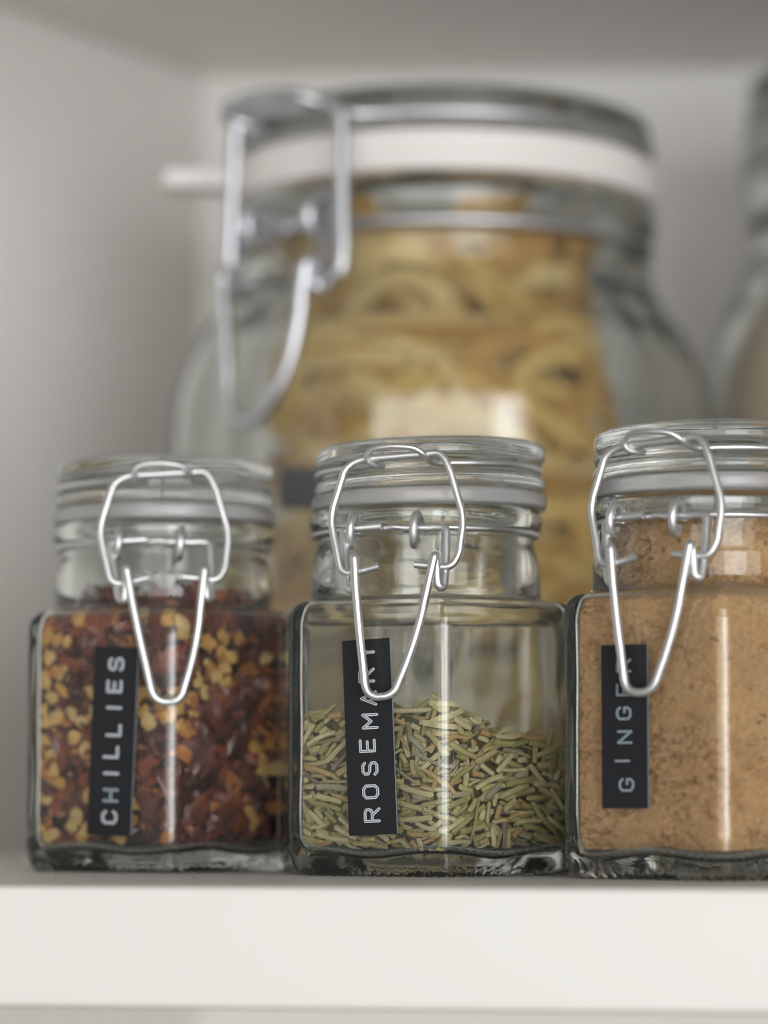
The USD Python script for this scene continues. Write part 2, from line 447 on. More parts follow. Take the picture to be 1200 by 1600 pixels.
def extrude(shape, d):
    gs = getattr(shape, "geoms", [shape])
    return trimesh.util.concatenate([trimesh.creation.extrude_polygon(q, d, engine="earcut") for q in gs])


faint = "-x------"


def tape_label(jar, text, phi, s, zc, width, height, tilt, pitch, start, seed, stroke, ink, size=0.30, apothem=2.905):
    """a strip of embossed tape on the jar face whose normal is at phi (0 = -y, + = right); text reads upwards"""
    rng = np.random.default_rng(seed)
    a = math.radians(phi)
    n = np.array([math.sin(a), -math.cos(a), 0]); u = np.array([math.cos(a), math.sin(a), 0]); k = np.array([0, 0, 1.0])
    c, sn = math.cos(math.radians(tilt)), math.sin(math.radians(tilt))

    def place(m, lift):
        v = m.vertices
        x, y = v[:, 0] * c - v[:, 1] * sn, v[:, 0] * sn + v[:, 1] * c
        bow = 0.0
        m.vertices = ((s + x)[:, None] * u + (zc + y)[:, None] * k + (apothem + lift + v[:, 2] + bow)[:, None] * n) * CM
        return fix(m)
    strip = sbox(-width / 2, -height / 2, width / 2, height / 2).buffer(-0.02).buffer(0.02)
    t = obj("label_tape", place(extrude(strip, 0.022), 0.006), tape, jar, smooth=30)
    obj("tape_edge", place(extrude(sbox(width / 2 + 0.001, -height / 2 + 0.01, width / 2 + 0.013, height / 2 - 0.01), 0.020), 0.006), edge_mat, t, smooth=False)
    for i, ch in enumerate(text):
        strokes = [LineString([(x * size * 1.05, y * size) for x, y in st]) for st in FONT[ch]]
        sh = unary_union([q.buffer(stroke, quad_segs=3) for q in strokes])
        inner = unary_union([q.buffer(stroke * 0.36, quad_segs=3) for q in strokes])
        cx, cy = 0.36 * size * 1.05, 0.5 * size
        def up(m):            # rotate so the text runs upwards
            v = m.vertices
            x, y = v[:, 0] - cx, v[:, 1] - cy
            m.vertices = np.stack([-y + jx, x + start + i * pitch - height / 2, v[:, 2]], 1)
            return m
        jx = rng.normal(0, 0.018)
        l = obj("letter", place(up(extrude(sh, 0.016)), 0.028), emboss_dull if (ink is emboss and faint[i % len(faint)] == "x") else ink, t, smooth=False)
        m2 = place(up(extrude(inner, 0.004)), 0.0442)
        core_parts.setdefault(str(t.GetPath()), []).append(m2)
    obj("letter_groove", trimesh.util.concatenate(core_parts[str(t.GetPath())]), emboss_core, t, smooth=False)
    return t


core_parts = {}

# clasp drawn in the clasp frame: (u right, z up, w outwards), cm
BAIL = [(0.36, 6.05, 2.93), (0.70, 6.03, 2.93), (1.08, 5.98, 2.93), (1.24, 6.25, 2.88), (1.31, 7.0, 2.79), (1.0, 8.0, 2.74), (0.84, 8.27, 2.71), (-0.82, 8.15, 2.71), (-1.08, 7.98, 2.73), (-1.35, 7.02, 2.79), (-1.27, 6.6, 2.84), (-1.1, 5.92, 2.93), (-0.82, 5.9, 2.93), (-0.34, 6.04, 2.97)]
BAIL_R = [0, .1, .2, .2, .25, .25, .3, .3, .25, .3, .2, .2, .15, 0]
LEVER = [(-0.38, 6.86, 2.56), (-0.98, 6.80, 2.57), (-1.13, 6.75, 2.58), (-1.07, 6.3, 2.72), (-0.93, 5.58, 2.95), (-0.82, 5.55, 3.05), (-0.795, 6.18, 3.04), (-0.80, 6.22, 3.16), (-0.70, 4.9, 3.19), (-0.53, 3.475, 3.22), (0.0, 3.475, 3.22),
         (0.48, 4.7, 3.19), (0.80, 6.22, 3.16), (0.80, 6.18, 3.04), (0.86, 5.6, 3.04), (0.95, 5.6, 2.95), (0.955, 6.2, 2.75), (0.92, 6.80, 2.58), (0.72, 6.81, 2.56), (0.06, 6.80, 2.56)]
LEVER_R = [0, .1, .1, .3, .09, .09, .06, .06, .8, .27, .27, .8, .06, .06, .09, .09, .3, .18, .1, 0]


def ring_path(R, z, skip, n=70):
    """open circle that leaves a gap of +-skip degrees at the clasp (u=0), in clasp coordinates"""
    a = np.radians(np.linspace(skip, 360 - skip, n))
    return np.stack([R * np.sin(a), np.full(n, z), R * np.cos(a)], 1)


def bend_w(pts, k=1.0):
    return pts


def add_clasp(jar, alpha, seed, swing=0.0, wr=(0.074, 0.085, 0.052), var=0.0, lid_shift=(0.1, 0), lid_dz=0.0, lid_tilt=0.0):
    rng = np.random.default_rng(seed)
    f = clasp_frame(alpha)
    jit = lambda P: np.asarray(P) + rng.normal(0, var, 3) * 0.3
    # band under the lid's rim: ring, then a flat eye that stands out towards the front
    ring = ring_path(2.275, 8.12, 13, 80)
    sh = np.array([0.0, 0, 0])
    eye = [(-0.50, 8.10, 2.33), (-0.44, 8.06, 2.5), (-0.50, 8.05, 2.68), (-0.62, 8.1, 2.82), (-0.66, 8.22, 2.88), (-0.56, 8.34, 2.92), (-0.3, 8.39, 2.95), (0.05, 8.385, 2.95), (0.3, 8.34, 2.9), (0.47, 8.22, 2.8), (0.53, 8.13, 2.62), (0.52, 8.11, 2.4)]
    a_ring = [tuple(p) for p in ring]
    path = np.array(a_ring[4:-4])
    eye_pts = np.array(eye)
    band = np.vstack([eye_pts, path])
    P = spline(band, 4, closed=True)
    ramp = 1.0
    V = f(P)
    V[:, 2] += V[:, 0] * math.tan(lid_tilt)
    V[:, 0] += lid_shift[0] * CM * 0.6
    obj("lid_band", fix(sweep(V, circle(0.062 * CM, 10), True)), metal, jar, smooth=True)
    # band round the neck with two upright eyes that carry the lever
    nr = ring_path(2.275, 6.845, 8, 80)
    e = []
    def eye_ring(u):
        a = np.radians(np.linspace(-150, 190, 18))
        return np.stack([np.full(18, u) + np.linspace(-0.055, 0.055, 18), 6.77 + 0.30 * np.sin(a), 2.56 + 0.235 * np.cos(a)], 1)
    obj("neck_band", trimesh.util.concatenate([fix(sweep(f(nr), circle(0.06 * CM, 10), False)), fix(wire(f([(-0.34, 6.82, 2.42), (-0.15, 6.84, 2.44), (0.1, 6.81, 2.42)]), 0.058 * CM))]), metal, jar, smooth=40)
    for u in (-0.95, 0.32):
        obj("lever_eye", wire(f(eye_ring(u)), 0.084 * CM, n=4), metal, jar, smooth=40)
    obj("bail", wire(f(fillet(jit(BAIL), BAIL_R)), wr[0] * CM, raw=True), metal, jar, smooth=40)
    lev = np.array(LEVER)
    lev[:, 0] += swing * np.clip((6.2 - lev[:, 1]) / 2.7, 0, 1) * (lev[:, 2] > 3.1)
    obj("lever", wire(f(fillet(jit(lev), LEVER_R, 7)), wr[1] * CM, raw=True), metal, jar, smooth=40)


def small_jar(label, loc, beta, alpha, seed, swing, lid_tilt=0.0, lid_shift=(0.1, 0.0)):
    j = thing("clip_jar", label, "jar", loc, None, "small hexagonal clip jars in a row")
    # the loft has a face normal at +x; a corner must point to beta (0 = -y)
    ang = math.radians(beta - 90 - 30)
    body = rotz(small_jar_glass(seed), ang)
    obj("body", body, glass, j, smooth=35)
    lid = loft(smooth_profile(LID, 4), 6, 8, 160)
    v = lid.vertices
    v[:, 2] += v[:, 0] * math.tan(lid_tilt)
    v[:, 0] += lid_shift[0]; v[:, 1] += lid_shift[1]
    lid.vertices = v * CM
    obj("lid", lid, glass, j, smooth=35)
    gk = smooth_profile([(7.35, 2.0, 0), (7.345, 2.2, 0), (7.35, 2.36, 0), (7.38, 2.39, 0), (7.50, 2.40, 0), (7.61, 2.39, 0), (7.655, 2.35, 0), (7.66, 2.2, 0), (7.655, 2.0, 0)], 3)
    nth = 120
    th = np.arange(nth) * 2 * math.pi / nth
    R = np.array([[[r * math.cos(t), r * math.sin(t), z] for t in th] for z, r, b in gk]).reshape(-1, nth, 3)
    n = len(R)
    F = []
    for i in range(n):
        for k in range(nth):
            a, b, c, d = i * nth + k, i * nth + (k + 1) % nth, ((i + 1) % n) * nth + (k + 1) % nth, ((i + 1) % n) * nth + k
            F += [[a, b, c], [a, c, d]]
    V = R.reshape(-1, 3).copy()
    V[:, 2] += V[:, 0] * math.tan(lid_tilt) * 0.5
    V[:, 0] += lid_shift[0] * 0.7
    obj("gasket", fix(trimesh.Trimesh(V * CM, F, process=False)), rubber, j, smooth=35)
    add_clasp(j, alpha, seed, swing, lid_shift=lid_shift, lid_tilt=lid_tilt)
    return j, ang


CH = (-0.0475, 0.033, 0.0)
RO = (0.0085, 0.0, 0.0)
GI = (0.0641, -0.027, 0.0)
jar_c, ang_c = small_jar("small hexagonal clip-top glass jar full of chilli flakes, black tape reading CHILLIES", CH, 7.6, 4.8, 3, 0.33, 0.004, (0.03, 0))
jar_r, ang_r = small_jar("small hexagonal clip-top glass jar half full of dried rosemary, black tape reading ROSEMARY", RO, 5.9, -12.0, 5, 0.0, 0.022, (0.1, 0))
jar_g, ang_g = small_jar("small hexagonal clip-top glass jar full of tan ginger powder, black tape reading GINGER", GI, -2.8, -27.5, 8, 0.06, 0.006, (0.06, 0))
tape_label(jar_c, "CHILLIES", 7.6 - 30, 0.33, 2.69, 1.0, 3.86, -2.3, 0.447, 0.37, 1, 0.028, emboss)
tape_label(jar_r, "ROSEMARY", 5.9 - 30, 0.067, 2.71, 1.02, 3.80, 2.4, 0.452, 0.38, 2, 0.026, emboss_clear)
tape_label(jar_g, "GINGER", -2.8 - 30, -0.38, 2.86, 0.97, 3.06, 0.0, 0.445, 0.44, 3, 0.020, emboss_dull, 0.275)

# ------------------------------------------------------------------ contents
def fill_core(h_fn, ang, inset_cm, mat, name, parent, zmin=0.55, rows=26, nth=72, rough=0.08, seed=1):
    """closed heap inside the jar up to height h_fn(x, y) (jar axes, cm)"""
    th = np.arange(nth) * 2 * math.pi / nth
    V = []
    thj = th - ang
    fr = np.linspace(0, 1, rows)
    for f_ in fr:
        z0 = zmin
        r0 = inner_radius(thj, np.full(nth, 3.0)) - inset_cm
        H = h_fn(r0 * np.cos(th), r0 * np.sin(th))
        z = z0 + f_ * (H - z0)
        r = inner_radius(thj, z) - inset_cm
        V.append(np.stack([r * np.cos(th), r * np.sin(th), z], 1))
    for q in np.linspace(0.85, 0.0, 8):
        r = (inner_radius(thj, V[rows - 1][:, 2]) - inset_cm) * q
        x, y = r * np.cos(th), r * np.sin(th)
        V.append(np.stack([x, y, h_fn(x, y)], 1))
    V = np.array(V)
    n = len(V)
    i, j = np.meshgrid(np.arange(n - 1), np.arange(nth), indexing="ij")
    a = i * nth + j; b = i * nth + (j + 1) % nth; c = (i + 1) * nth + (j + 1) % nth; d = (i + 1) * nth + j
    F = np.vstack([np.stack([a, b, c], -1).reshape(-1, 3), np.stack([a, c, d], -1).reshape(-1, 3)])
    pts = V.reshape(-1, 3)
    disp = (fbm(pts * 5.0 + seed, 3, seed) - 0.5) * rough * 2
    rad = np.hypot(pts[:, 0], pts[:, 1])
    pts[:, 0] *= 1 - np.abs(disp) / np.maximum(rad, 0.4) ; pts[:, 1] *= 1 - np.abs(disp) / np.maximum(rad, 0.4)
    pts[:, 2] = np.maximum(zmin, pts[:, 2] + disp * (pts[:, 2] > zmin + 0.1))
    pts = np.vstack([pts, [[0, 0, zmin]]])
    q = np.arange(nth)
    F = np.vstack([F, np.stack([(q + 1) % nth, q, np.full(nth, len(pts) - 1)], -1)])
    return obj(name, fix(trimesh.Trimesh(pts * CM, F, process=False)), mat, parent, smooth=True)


def wall_spots(rng, n, ang, layers, h_fn, zlo, zhi_cap, phis=(-115, 115)):
    """points near the glass: (position, inward normal, layer)"""
    out = []
    for layer, (inset_, share) in enumerate(layers):
        m = int(n * share)
        got = 0
        while got < m:
            phi = math.radians(rng.uniform(*phis))
            thw = phi - math.pi / 2                  # world angle about the axis
            z = rng.uniform(zlo, zhi_cap)
            r = float(inner_radius(np.array(thw - ang), np.array(z))) - inset_
            x, y = r * math.cos(thw), r * math.sin(thw)
            if z > float(h_fn(np.array(x), np.array(y))):
                continue
            e = 0.05
            r2 = float(inner_radius(np.array(thw + e - ang), np.array(z))) - inset_
            t = np.array([r2 * math.cos(thw + e) - x, r2 * math.sin(thw + e) - y, 0]); t /= np.linalg.norm(t)
            out.append((np.array([x, y, z]), np.array([-t[1], t[0], 0]), t, layer, abs(phi)))
            got += 1
    return out


def finish_pile(parent, items, name, rest_name, limit=290, sm=True):
    """items: (priority, mesh, material): the first ones are parts of their own, the rest one mesh per material family"""
    items = sorted(items, key=lambda q: q[0])
    for _, m, mat in items[:limit]:
        obj(name, m, mat, parent, smooth=sm)
    rest = {}
    for _, m, mat in items[limit:]:
        rest.setdefault(str(mat.GetPath()), (mat, []))[1].append(m)
    for mat, ms in rest.values():
        tag(obj(rest_name, trimesh.util.concatenate(ms), mat, parent, smooth=sm), kind="stuff")


def contain_rot(V, ang, margin):
    return rotz(contain(rotz(V, -ang), margin), ang)


# --- rosemary
rng = np.random.default_rng(11)
ros = thing("dried_rosemary", "heap of dried olive green rosemary needles half filling the middle small jar", "dried herb", RO)
h_ros = lambda x, y: np.where(x < 0.3, 3.20 - 0.06 * (0.3 - x), 3.22 - 0.36 * (x - 0.3)) + 0.10 * np.sin(3 * x + 1.2) - 0.03 * y + 0.0 * y


def needle(rng, c, d, nrm, L, w):
    """slim leaf with a folded edge, along d"""
    k = 6
    t = np.array([-0.5, -0.46, -0.17, 0.17, 0.46, 0.5])
    side = np.cross(nrm, d); side /= np.linalg.norm(side)
    bendy = rng.normal(0, 0.035) * L
    path = c + np.outer(t * L, d) + np.outer((t**2 - 0.12) * 4 * bendy, side) + np.outer((t**2 - 0.1) * rng.normal(0, 0.025) * L, nrm)
    sec = np.array([(-0.22, -0.5), (-0.42, -0.22), (-0.30, 0.0), (-0.42, 0.22), (-0.22, 0.5), (0.16, 0.46), (0.36, 0.2), (0.36, -0.2), (0.16, -0.46)]) * w
    cut = rng.uniform(0.7, 1.0, 2)
    sc = np.array([cut[0] * (0.9 if rng.random() < 0.7 else 0.3), 1.0, 1, 1, 0.97, cut[1] * (0.9 if rng.random() < 0.7 else 0.3)])
    return fix(sweep(path, sec, False, nrm, sc))


mat_p = [0.34, 0.32, 0.10, 0.11, 0.10, 0.03]
items = []
kept = {}
for pos, nrm, tan, layer, aphi in wall_spots(rng, 11000, ang_r, [(0.09, 0.50), (0.18, 0.30), (0.28, 0.20)], h_ros, 0.58, 3.5):
    lean = (float(noise(np.array([pos[0] * 0.8, pos[1] * 0.8, pos[2] * 0.8 + 4 * layer]), 21)) - 0.5) * 2.6
    a = lean + rng.normal(0, 0.45)
    d = math.cos(a) * tan + math.sin(a) * np.array([0, 0, 1.0])
    d = d + nrm * rng.normal(0, 0.07); d /= np.linalg.norm(d)
    L, w = rng.choice([rng.uniform(0.18, 0.40), rng.uniform(0.40, 0.85)], p=[0.35, 0.65]), rng.choice([rng.uniform(0.05, 0.085), rng.uniform(0.085, 0.125)], p=[0.2, 0.8])
    line = pos + np.linspace(-0.5, 0.5, 7)[:, None] * L * d
    old = kept.setdefault(layer, [])
    if old and min(np.linalg.norm(np.concatenate(old)[:, None] - line[None], axis=2).min(), 9) < (0.083, 0.08, 0.078)[layer]:
        continue
    old.append(line)
    m = needle(rng, pos, d, nrm, L, w)
    m.vertices = contain_rot(m.vertices, ang_r, 0.035) * CM
    mat = needle_mats[rng.choice(6, p=mat_p)]
    items.append((layer * 10 + aphi, m, mat))
print("needles", {k: len(v) for k, v in kept.items()})
for _ in range(330):                                   # the loose top of the heap
    rr, ph = 2.35 * math.sqrt(rng.random()), rng.uniform(0, 2 * math.pi)
    x, y = rr * math.cos(ph), rr * math.sin(ph)
    z = float(h_ros(np.array(x), np.array(y))) - rng.uniform(-0.05, 0.2)
    a = rng.uniform(0, math.pi)
    d = np.array([math.cos(a), math.sin(a), rng.normal(-0.1 * math.cos(a), 0.3)]); d /= np.linalg.norm(d)
    nrm = np.cross(d, np.cross([0, 0, 1.0], d)); nrm /= np.linalg.norm(nrm)
    m = needle(rng, np.array([x, y, z]), d, nrm, rng.uniform(0.3, 0.8), rng.uniform(0.08, 0.125))
    m.vertices = contain_rot(m.vertices, ang_r, 0.035) * CM
    items.append((15 + y * 0.2, m, needle_mats[rng.choice(6, p=mat_p)]))
finish_pile(ros, items, "needle", "small_needles", 295, 55)
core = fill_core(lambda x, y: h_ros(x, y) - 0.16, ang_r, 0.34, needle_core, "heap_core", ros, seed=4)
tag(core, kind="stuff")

# --- chilli flakes and seeds
rng = np.random.default_rng(23)
chi = thing("chilli_flakes", "dark red chilli flakes with yellow seeds filling the left small jar", "spice", CH)
h_chi = lambda x, y: 6.02 - 0.10 * (x**2 + y**2) * 0.5 + 0.06 * np.sin(4 * x + y) + 0 * y


def flake(rng, c, nrm, tan, size):
    k = int(rng.integers(6, 9))
    ang = np.sort(rng.uniform(0, 2 * math.pi, k) * 0.35 + np.arange(k) * 2 * math.pi / k)
    r = size * rng.uniform(0.55, 1.0, k)
    st = rng.uniform(0.5, 1.0)
    up = np.cross(nrm, tan)
    rot = rng.uniform(0, math.pi)
    x, y = r * np.cos(ang), r * np.sin(ang) * st
    x, y = x * math.cos(rot) - y * math.sin(rot), x * math.sin(rot) + y * math.cos(rot)
    curl = rng.normal(0, 0.9)
    h = curl * (x**2 - 0.3 * y**2) / size * 0.5 + rng.normal(0, 0.03 * size / 0.3, k)
    th = rng.uniform(0.012, 0.03)
    top = np.stack([x, y, h + th], 1); bot = np.stack([x * 0.97, y * 0.97, h - th], 1)
    mid = np.stack([x * 0.45, y * 0.45, h * 0.25 + th + rng.normal(0, 0.012, k)], 1)
    P = np.vstack([top, bot, mid, [[0, 0, th]], [[0, 0, -th]]])
    q = np.arange(k); q1 = (q + 1) % k
    F = np.vstack([np.stack([q, k + q, k + q1], -1), np.stack([q, k + q1, q1], -1), np.stack([q, q1, 2 * k + q1], -1), np.stack([q, 2 * k + q1, 2 * k + q], -1),
                   np.stack([2 * k + q, 2 * k + q1, np.full(k, 3 * k)], -1), np.stack([k + q1, k + q, np.full(k, 3 * k + 1)], -1)])
    tl = rng.normal(0, 0.35, 2)
    n2 = nrm + tl[0] * tan + tl[1] * up; n2 /= np.linalg.norm(n2)
    t2 = tan - (tan @ n2) * n2; t2 /= np.linalg.norm(t2)
    b2 = np.cross(n2, t2)
    return trimesh.Trimesh(c + P[:, :1] * t2 + P[:, 1:2] * b2 + P[:, 2:3] * n2, F, process=False)


_ico = trimesh.creation.icosphere(2)


def seed_mesh(rng, c, nrm, tan):
    v = _ico.vertices.copy()
    s = rng.uniform(0.135, 0.195)
    v = v * np.array([s, s * rng.uniform(0.62, 0.95), 0.05])
    v = v * (1 + 0.34 * (fbm(v / s * 1.5 + rng.uniform(0, 50), 2, 3) - 0.5))[:, None]
    rad = np.hypot(v[:, 0], v[:, 1]) / s
    v[:, 2] += np.sign(v[:, 2]) * 0.02 * np.exp(-((rad - 0.8) / 0.18) ** 2)      # raised rim
    v[:, 0] += 0.25 * s * np.exp(-((np.arctan2(v[:, 1], v[:, 0])) / 0.35) ** 2) * (rad > 0.6)   # little beak
    rot = rng.uniform(0, 2 * math.pi)
    x = v[:, 0] * math.cos(rot) - v[:, 1] * math.sin(rot); y = v[:, 0] * math.sin(rot) + v[:, 1] * math.cos(rot)
    h = v[:, 2] + rng.normal(0, 0.3) * x * y / s
    up = np.cross(nrm, tan)
    tl = rng.normal(0, 0.22, 2)
    n2 = nrm + tl[0] * tan + tl[1] * up; n2 /= np.linalg.norm(n2)
    t2 = tan - (tan @ n2) * n2; t2 /= np.linalg.norm(t2); b2 = np.cross(n2, t2)
    return trimesh.Trimesh(c + x[:, None] * t2 + y[:, None] * b2 + h[:, None] * n2, _ico.faces, process=False)


fl, sd = [], []
for pos, nrm, tan, layer, aphi in wall_spots(rng, 1150, ang_c, [(0.09, 0.42), (0.17, 0.36), (0.28, 0.22)], h_chi, 0.55, 6.0):
    m = flake(rng, pos, -nrm, tan, rng.uniform(0.16, 0.58) * rng.uniform(0.7, 1))
    m.vertices = contain_rot(m.vertices, ang_c, 0.035) * CM
    fl.append((layer * 10 + aphi, m, flake_mats[rng.choice(4, p=[0.40, 0.26, 0.24, 0.10])]))
spots = wall_spots(rng, 1150, ang_c, [(0.085, 0.62), (0.14, 0.38)], lambda x, y: 5.3 + 0 * x, 0.6, 5.3)
near = ([], [])
for pos, nrm, tan, layer, aphi in spots:
    cl = float(noise(np.array([pos[0] * 0.9 + 5, pos[1] * 0.9, pos[2] * 0.9]), 9))
    right = pos[0] * 0.07
    if cl < 0.46 + right * 0.6 + 0.26 * rng.random():
        continue
    if any(np.linalg.norm(pos - q) < 0.24 for q in near[layer]):
        continue
    near[layer].append(pos)
    m = seed_mesh(rng, pos, -nrm, tan)
    m.vertices = contain_rot(m.vertices, ang_c, 0.03) * CM
    sd.append((layer * 10 + aphi, m, seed_mats[rng.choice(3, p=[0.42, 0.36, 0.22])]))
for _ in range(120):
    rr, ph = 1.9 * math.sqrt(rng.random()), rng.uniform(0, 2 * math.pi)
    x, y = rr * math.cos(ph), rr * math.sin(ph)
    z = float(h_chi(np.array(x), np.array(y))) - rng.uniform(-0.02, 0.12)
    m = flake(rng, np.array([x, y, z]), np.array([0, 0, 1.0]), np.array([1.0, 0, 0]), rng.uniform(0.15, 0.35))
    m.vertices = contain_rot(m.vertices, ang_c, 0.035) * CM
    fl.append((16 + y * .2, m, flake_mats[rng.choice(4, p=[0.40, 0.34, 0.2, 0.06])]))
finish_pile(chi, fl, "flake", "small_flakes", 295, 25)
finish_pile(chi, sd, "seed", "small_seeds", 295)
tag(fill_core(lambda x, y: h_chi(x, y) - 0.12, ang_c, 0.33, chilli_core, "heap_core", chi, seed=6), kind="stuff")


# --- ginger powder: one packed mass, pitted where it leaves the glass
def ginger():
    nth, rows, tops = 420, 230, 40
    th = np.arange(nth) * 2 * math.pi / nth
    thj = th - ang_g
    h = lambda x, y: 6.95 + 0.12 * (fbm(np.stack([x * 2, y * 2, 0 * x], -1), 3, 3) - 0.5) + 0.05 * x
    V = []
    for f_ in np.linspace(0, 1, rows):
        rr = 1.9
        H = h(rr * np.cos(th), rr * np.sin(th))
        z = 0.53 + f_ * (H - 0.53)
        r = inner_radius(thj, z) - 0.036
        V.append(np.stack([r * np.cos(th), r * np.sin(th), z], 1))
    for q in np.linspace(0.97, 0.0, tops):
        r = 1.9 * q
        x, y = r * np.cos(th), r * np.sin(th)
        V.append(np.stack([x, y, h(x, y)], 1))
    V = np.array(V)
    pts = V.reshape(-1, 3)
    big = fbm(pts * np.array([1.3, 1.3, 1.1]) + 3.3, 3, 5)
    fine = fbm(pts * 9.0, 4, 7)
    ridge = np.abs(fbm(pts * 3.2 + 9, 3, 12) - 0.5)
    loose = np.clip((big - 0.47) * 5 + (pts[:, 2] > 5.0) * 0.45 + (pts[:, 0] < -1.2) * 0.25, 0.12, 1)
    pit = loose * (0.15 * np.clip((fine - 0.53) * 6, 0, 1) + 0.12 * np.clip(1 - ridge / 0.028, 0, 1) * (big > 0.38)) + 0.012 * fine
    rad = np.maximum(np.hypot(pts[:, 0], pts[:, 1]), 0.3)
    side = np.arange(len(pts)) < rows * nth
    k = np.where(side, 1 - pit / rad, 1)
    pts[:, 0] *= k; pts[:, 1] *= k
    pts[:, 2] -= np.where(side, 0, pit)
    n = len(V)
    i, j = np.meshgrid(np.arange(n - 1), np.arange(nth), indexing="ij")
    a = i * nth + j; b = i * nth + (j + 1) % nth; c = (i + 1) * nth + (j + 1) % nth; d = (i + 1) * nth + j
    F = np.vstack([np.stack([a, b, c], -1).reshape(-1, 3), np.stack([a, c, d], -1).reshape(-1, 3)])
    pts = np.vstack([pts, [[0, 0, 0.53]]])
    q = np.arange(nth)
    F = np.vstack([F, np.stack([(q + 1) % nth, q, np.full(nth, len(pts) - 1)], -1)])
    m = fix(trimesh.Trimesh(pts * CM, F, process=False))
    m.apply_translation(GI)
    return m


tag(obj("ginger_powder", ginger(), powder, smooth=True), "packed tan ground ginger powder filling the right small jar up into its neck", "spice", kind="stuff")

# ------------------------------------------------------------------ big clip jars behind
def big_glass(out, inn, nsides, p, seed, nth=160):
    o, i = smooth_profile(out, 4), smooth_profile(inn, 4)
    def b(V, th):
        q = V.copy()
        w = (fbm(np.stack([V[..., 0] * .35, V[..., 1] * .35, V[..., 2] * .3], -1) + seed, 2, seed) - 0.5) * 0.10 * (np.hypot(V[..., 0], V[..., 1]) > 3)
        s = 1 + w / np.maximum(np.hypot(V[..., 0], V[..., 1]), 1)
        q[..., 0] *= s; q[..., 1] *= s
        return q
    m = loft(o + i, nsides, p, nth, b)
    m.vertices *= CM
    return m


def revolve_ring(rows, nth=120):
    R = np.array([[[r * math.cos(t), r * math.sin(t), z] for t in np.arange(nth) * 2 * math.pi / nth] for z, r in rows])
    n = len(R)
    i, j = np.meshgrid(np.arange(n), np.arange(nth), indexing="ij")
    a = i * nth + j; b = i * nth + (j + 1) % nth; c = ((i + 1) % n) * nth + (j + 1) % nth; d = ((i + 1) % n) * nth + j
    F = np.vstack([np.stack([a, b, c], -1).reshape(-1, 3), np.stack([a, c, d], -1).reshape(-1, 3)])
    return fix(trimesh.Trimesh(R.reshape(-1, 3) * CM, F, process=False))


BIG = (0.0151, 0.18, 0.0)
BOUT = [(0.4, 0.0, 0), (0.35, 4.5, 0.6), (0.0, 6.0, 0.9), (0.1, 6.5, 1), (0.7, 7.0, 1), (2, 7.07, 1), (6, 7.07, 1), (10.2, 7.07, 1), (11.3, 7.0, 1), (12.3, 6.72, 0.9), (13.2, 6.3, 0.65), (14.0, 5.82, 0.3), (14.45, 5.62, 0.05), (14.7, 5.62, 0), (14.95, 5.5, 0), (15.2, 5.38, 0), (15.5, 5.38, 0), (15.7, 5.55, 0), (15.9, 5.66, 0), (16.45, 5.66, 0), (16.57, 5.55, 0)]
BINN = [(16.58, 5.3, 0), (16.55, 4.95, 0), (16.3, 4.85, 0), (15.0, 4.85, 0), (14.4, 4.95, 0.05), (13.5, 5.5, 0.4), (12.4, 6.2, 0.8), (11.3, 6.55, 1), (10, 6.62, 1), (6, 6.62, 1), (2, 6.62, 1), (1.2, 6.45, 1), (0.85, 5.9, 0.9), (0.8, 4, 0.5), (0.85, 0, 0)]
BLID = [(17.0, 0, 0), (16.9, 3.5, 0), (16.4, 4.3, 0), (16.3, 4.6, 0), (17.0, 4.75, 0), (17.7, 5.2, 0), (17.73, 5.5, 0), (17.78, 5.62, 0), (17.9, 5.62, 0), (18.02, 5.45, 0), (18.15, 5.42, 0), (18.3, 5.5, 0), (18.5, 5.6, 0), (18.75, 5.56, 0), (18.88, 5.35, 0), (18.9, 4.9, 0), (18.75, 4.5, 0), (18.7, 0, 0)]


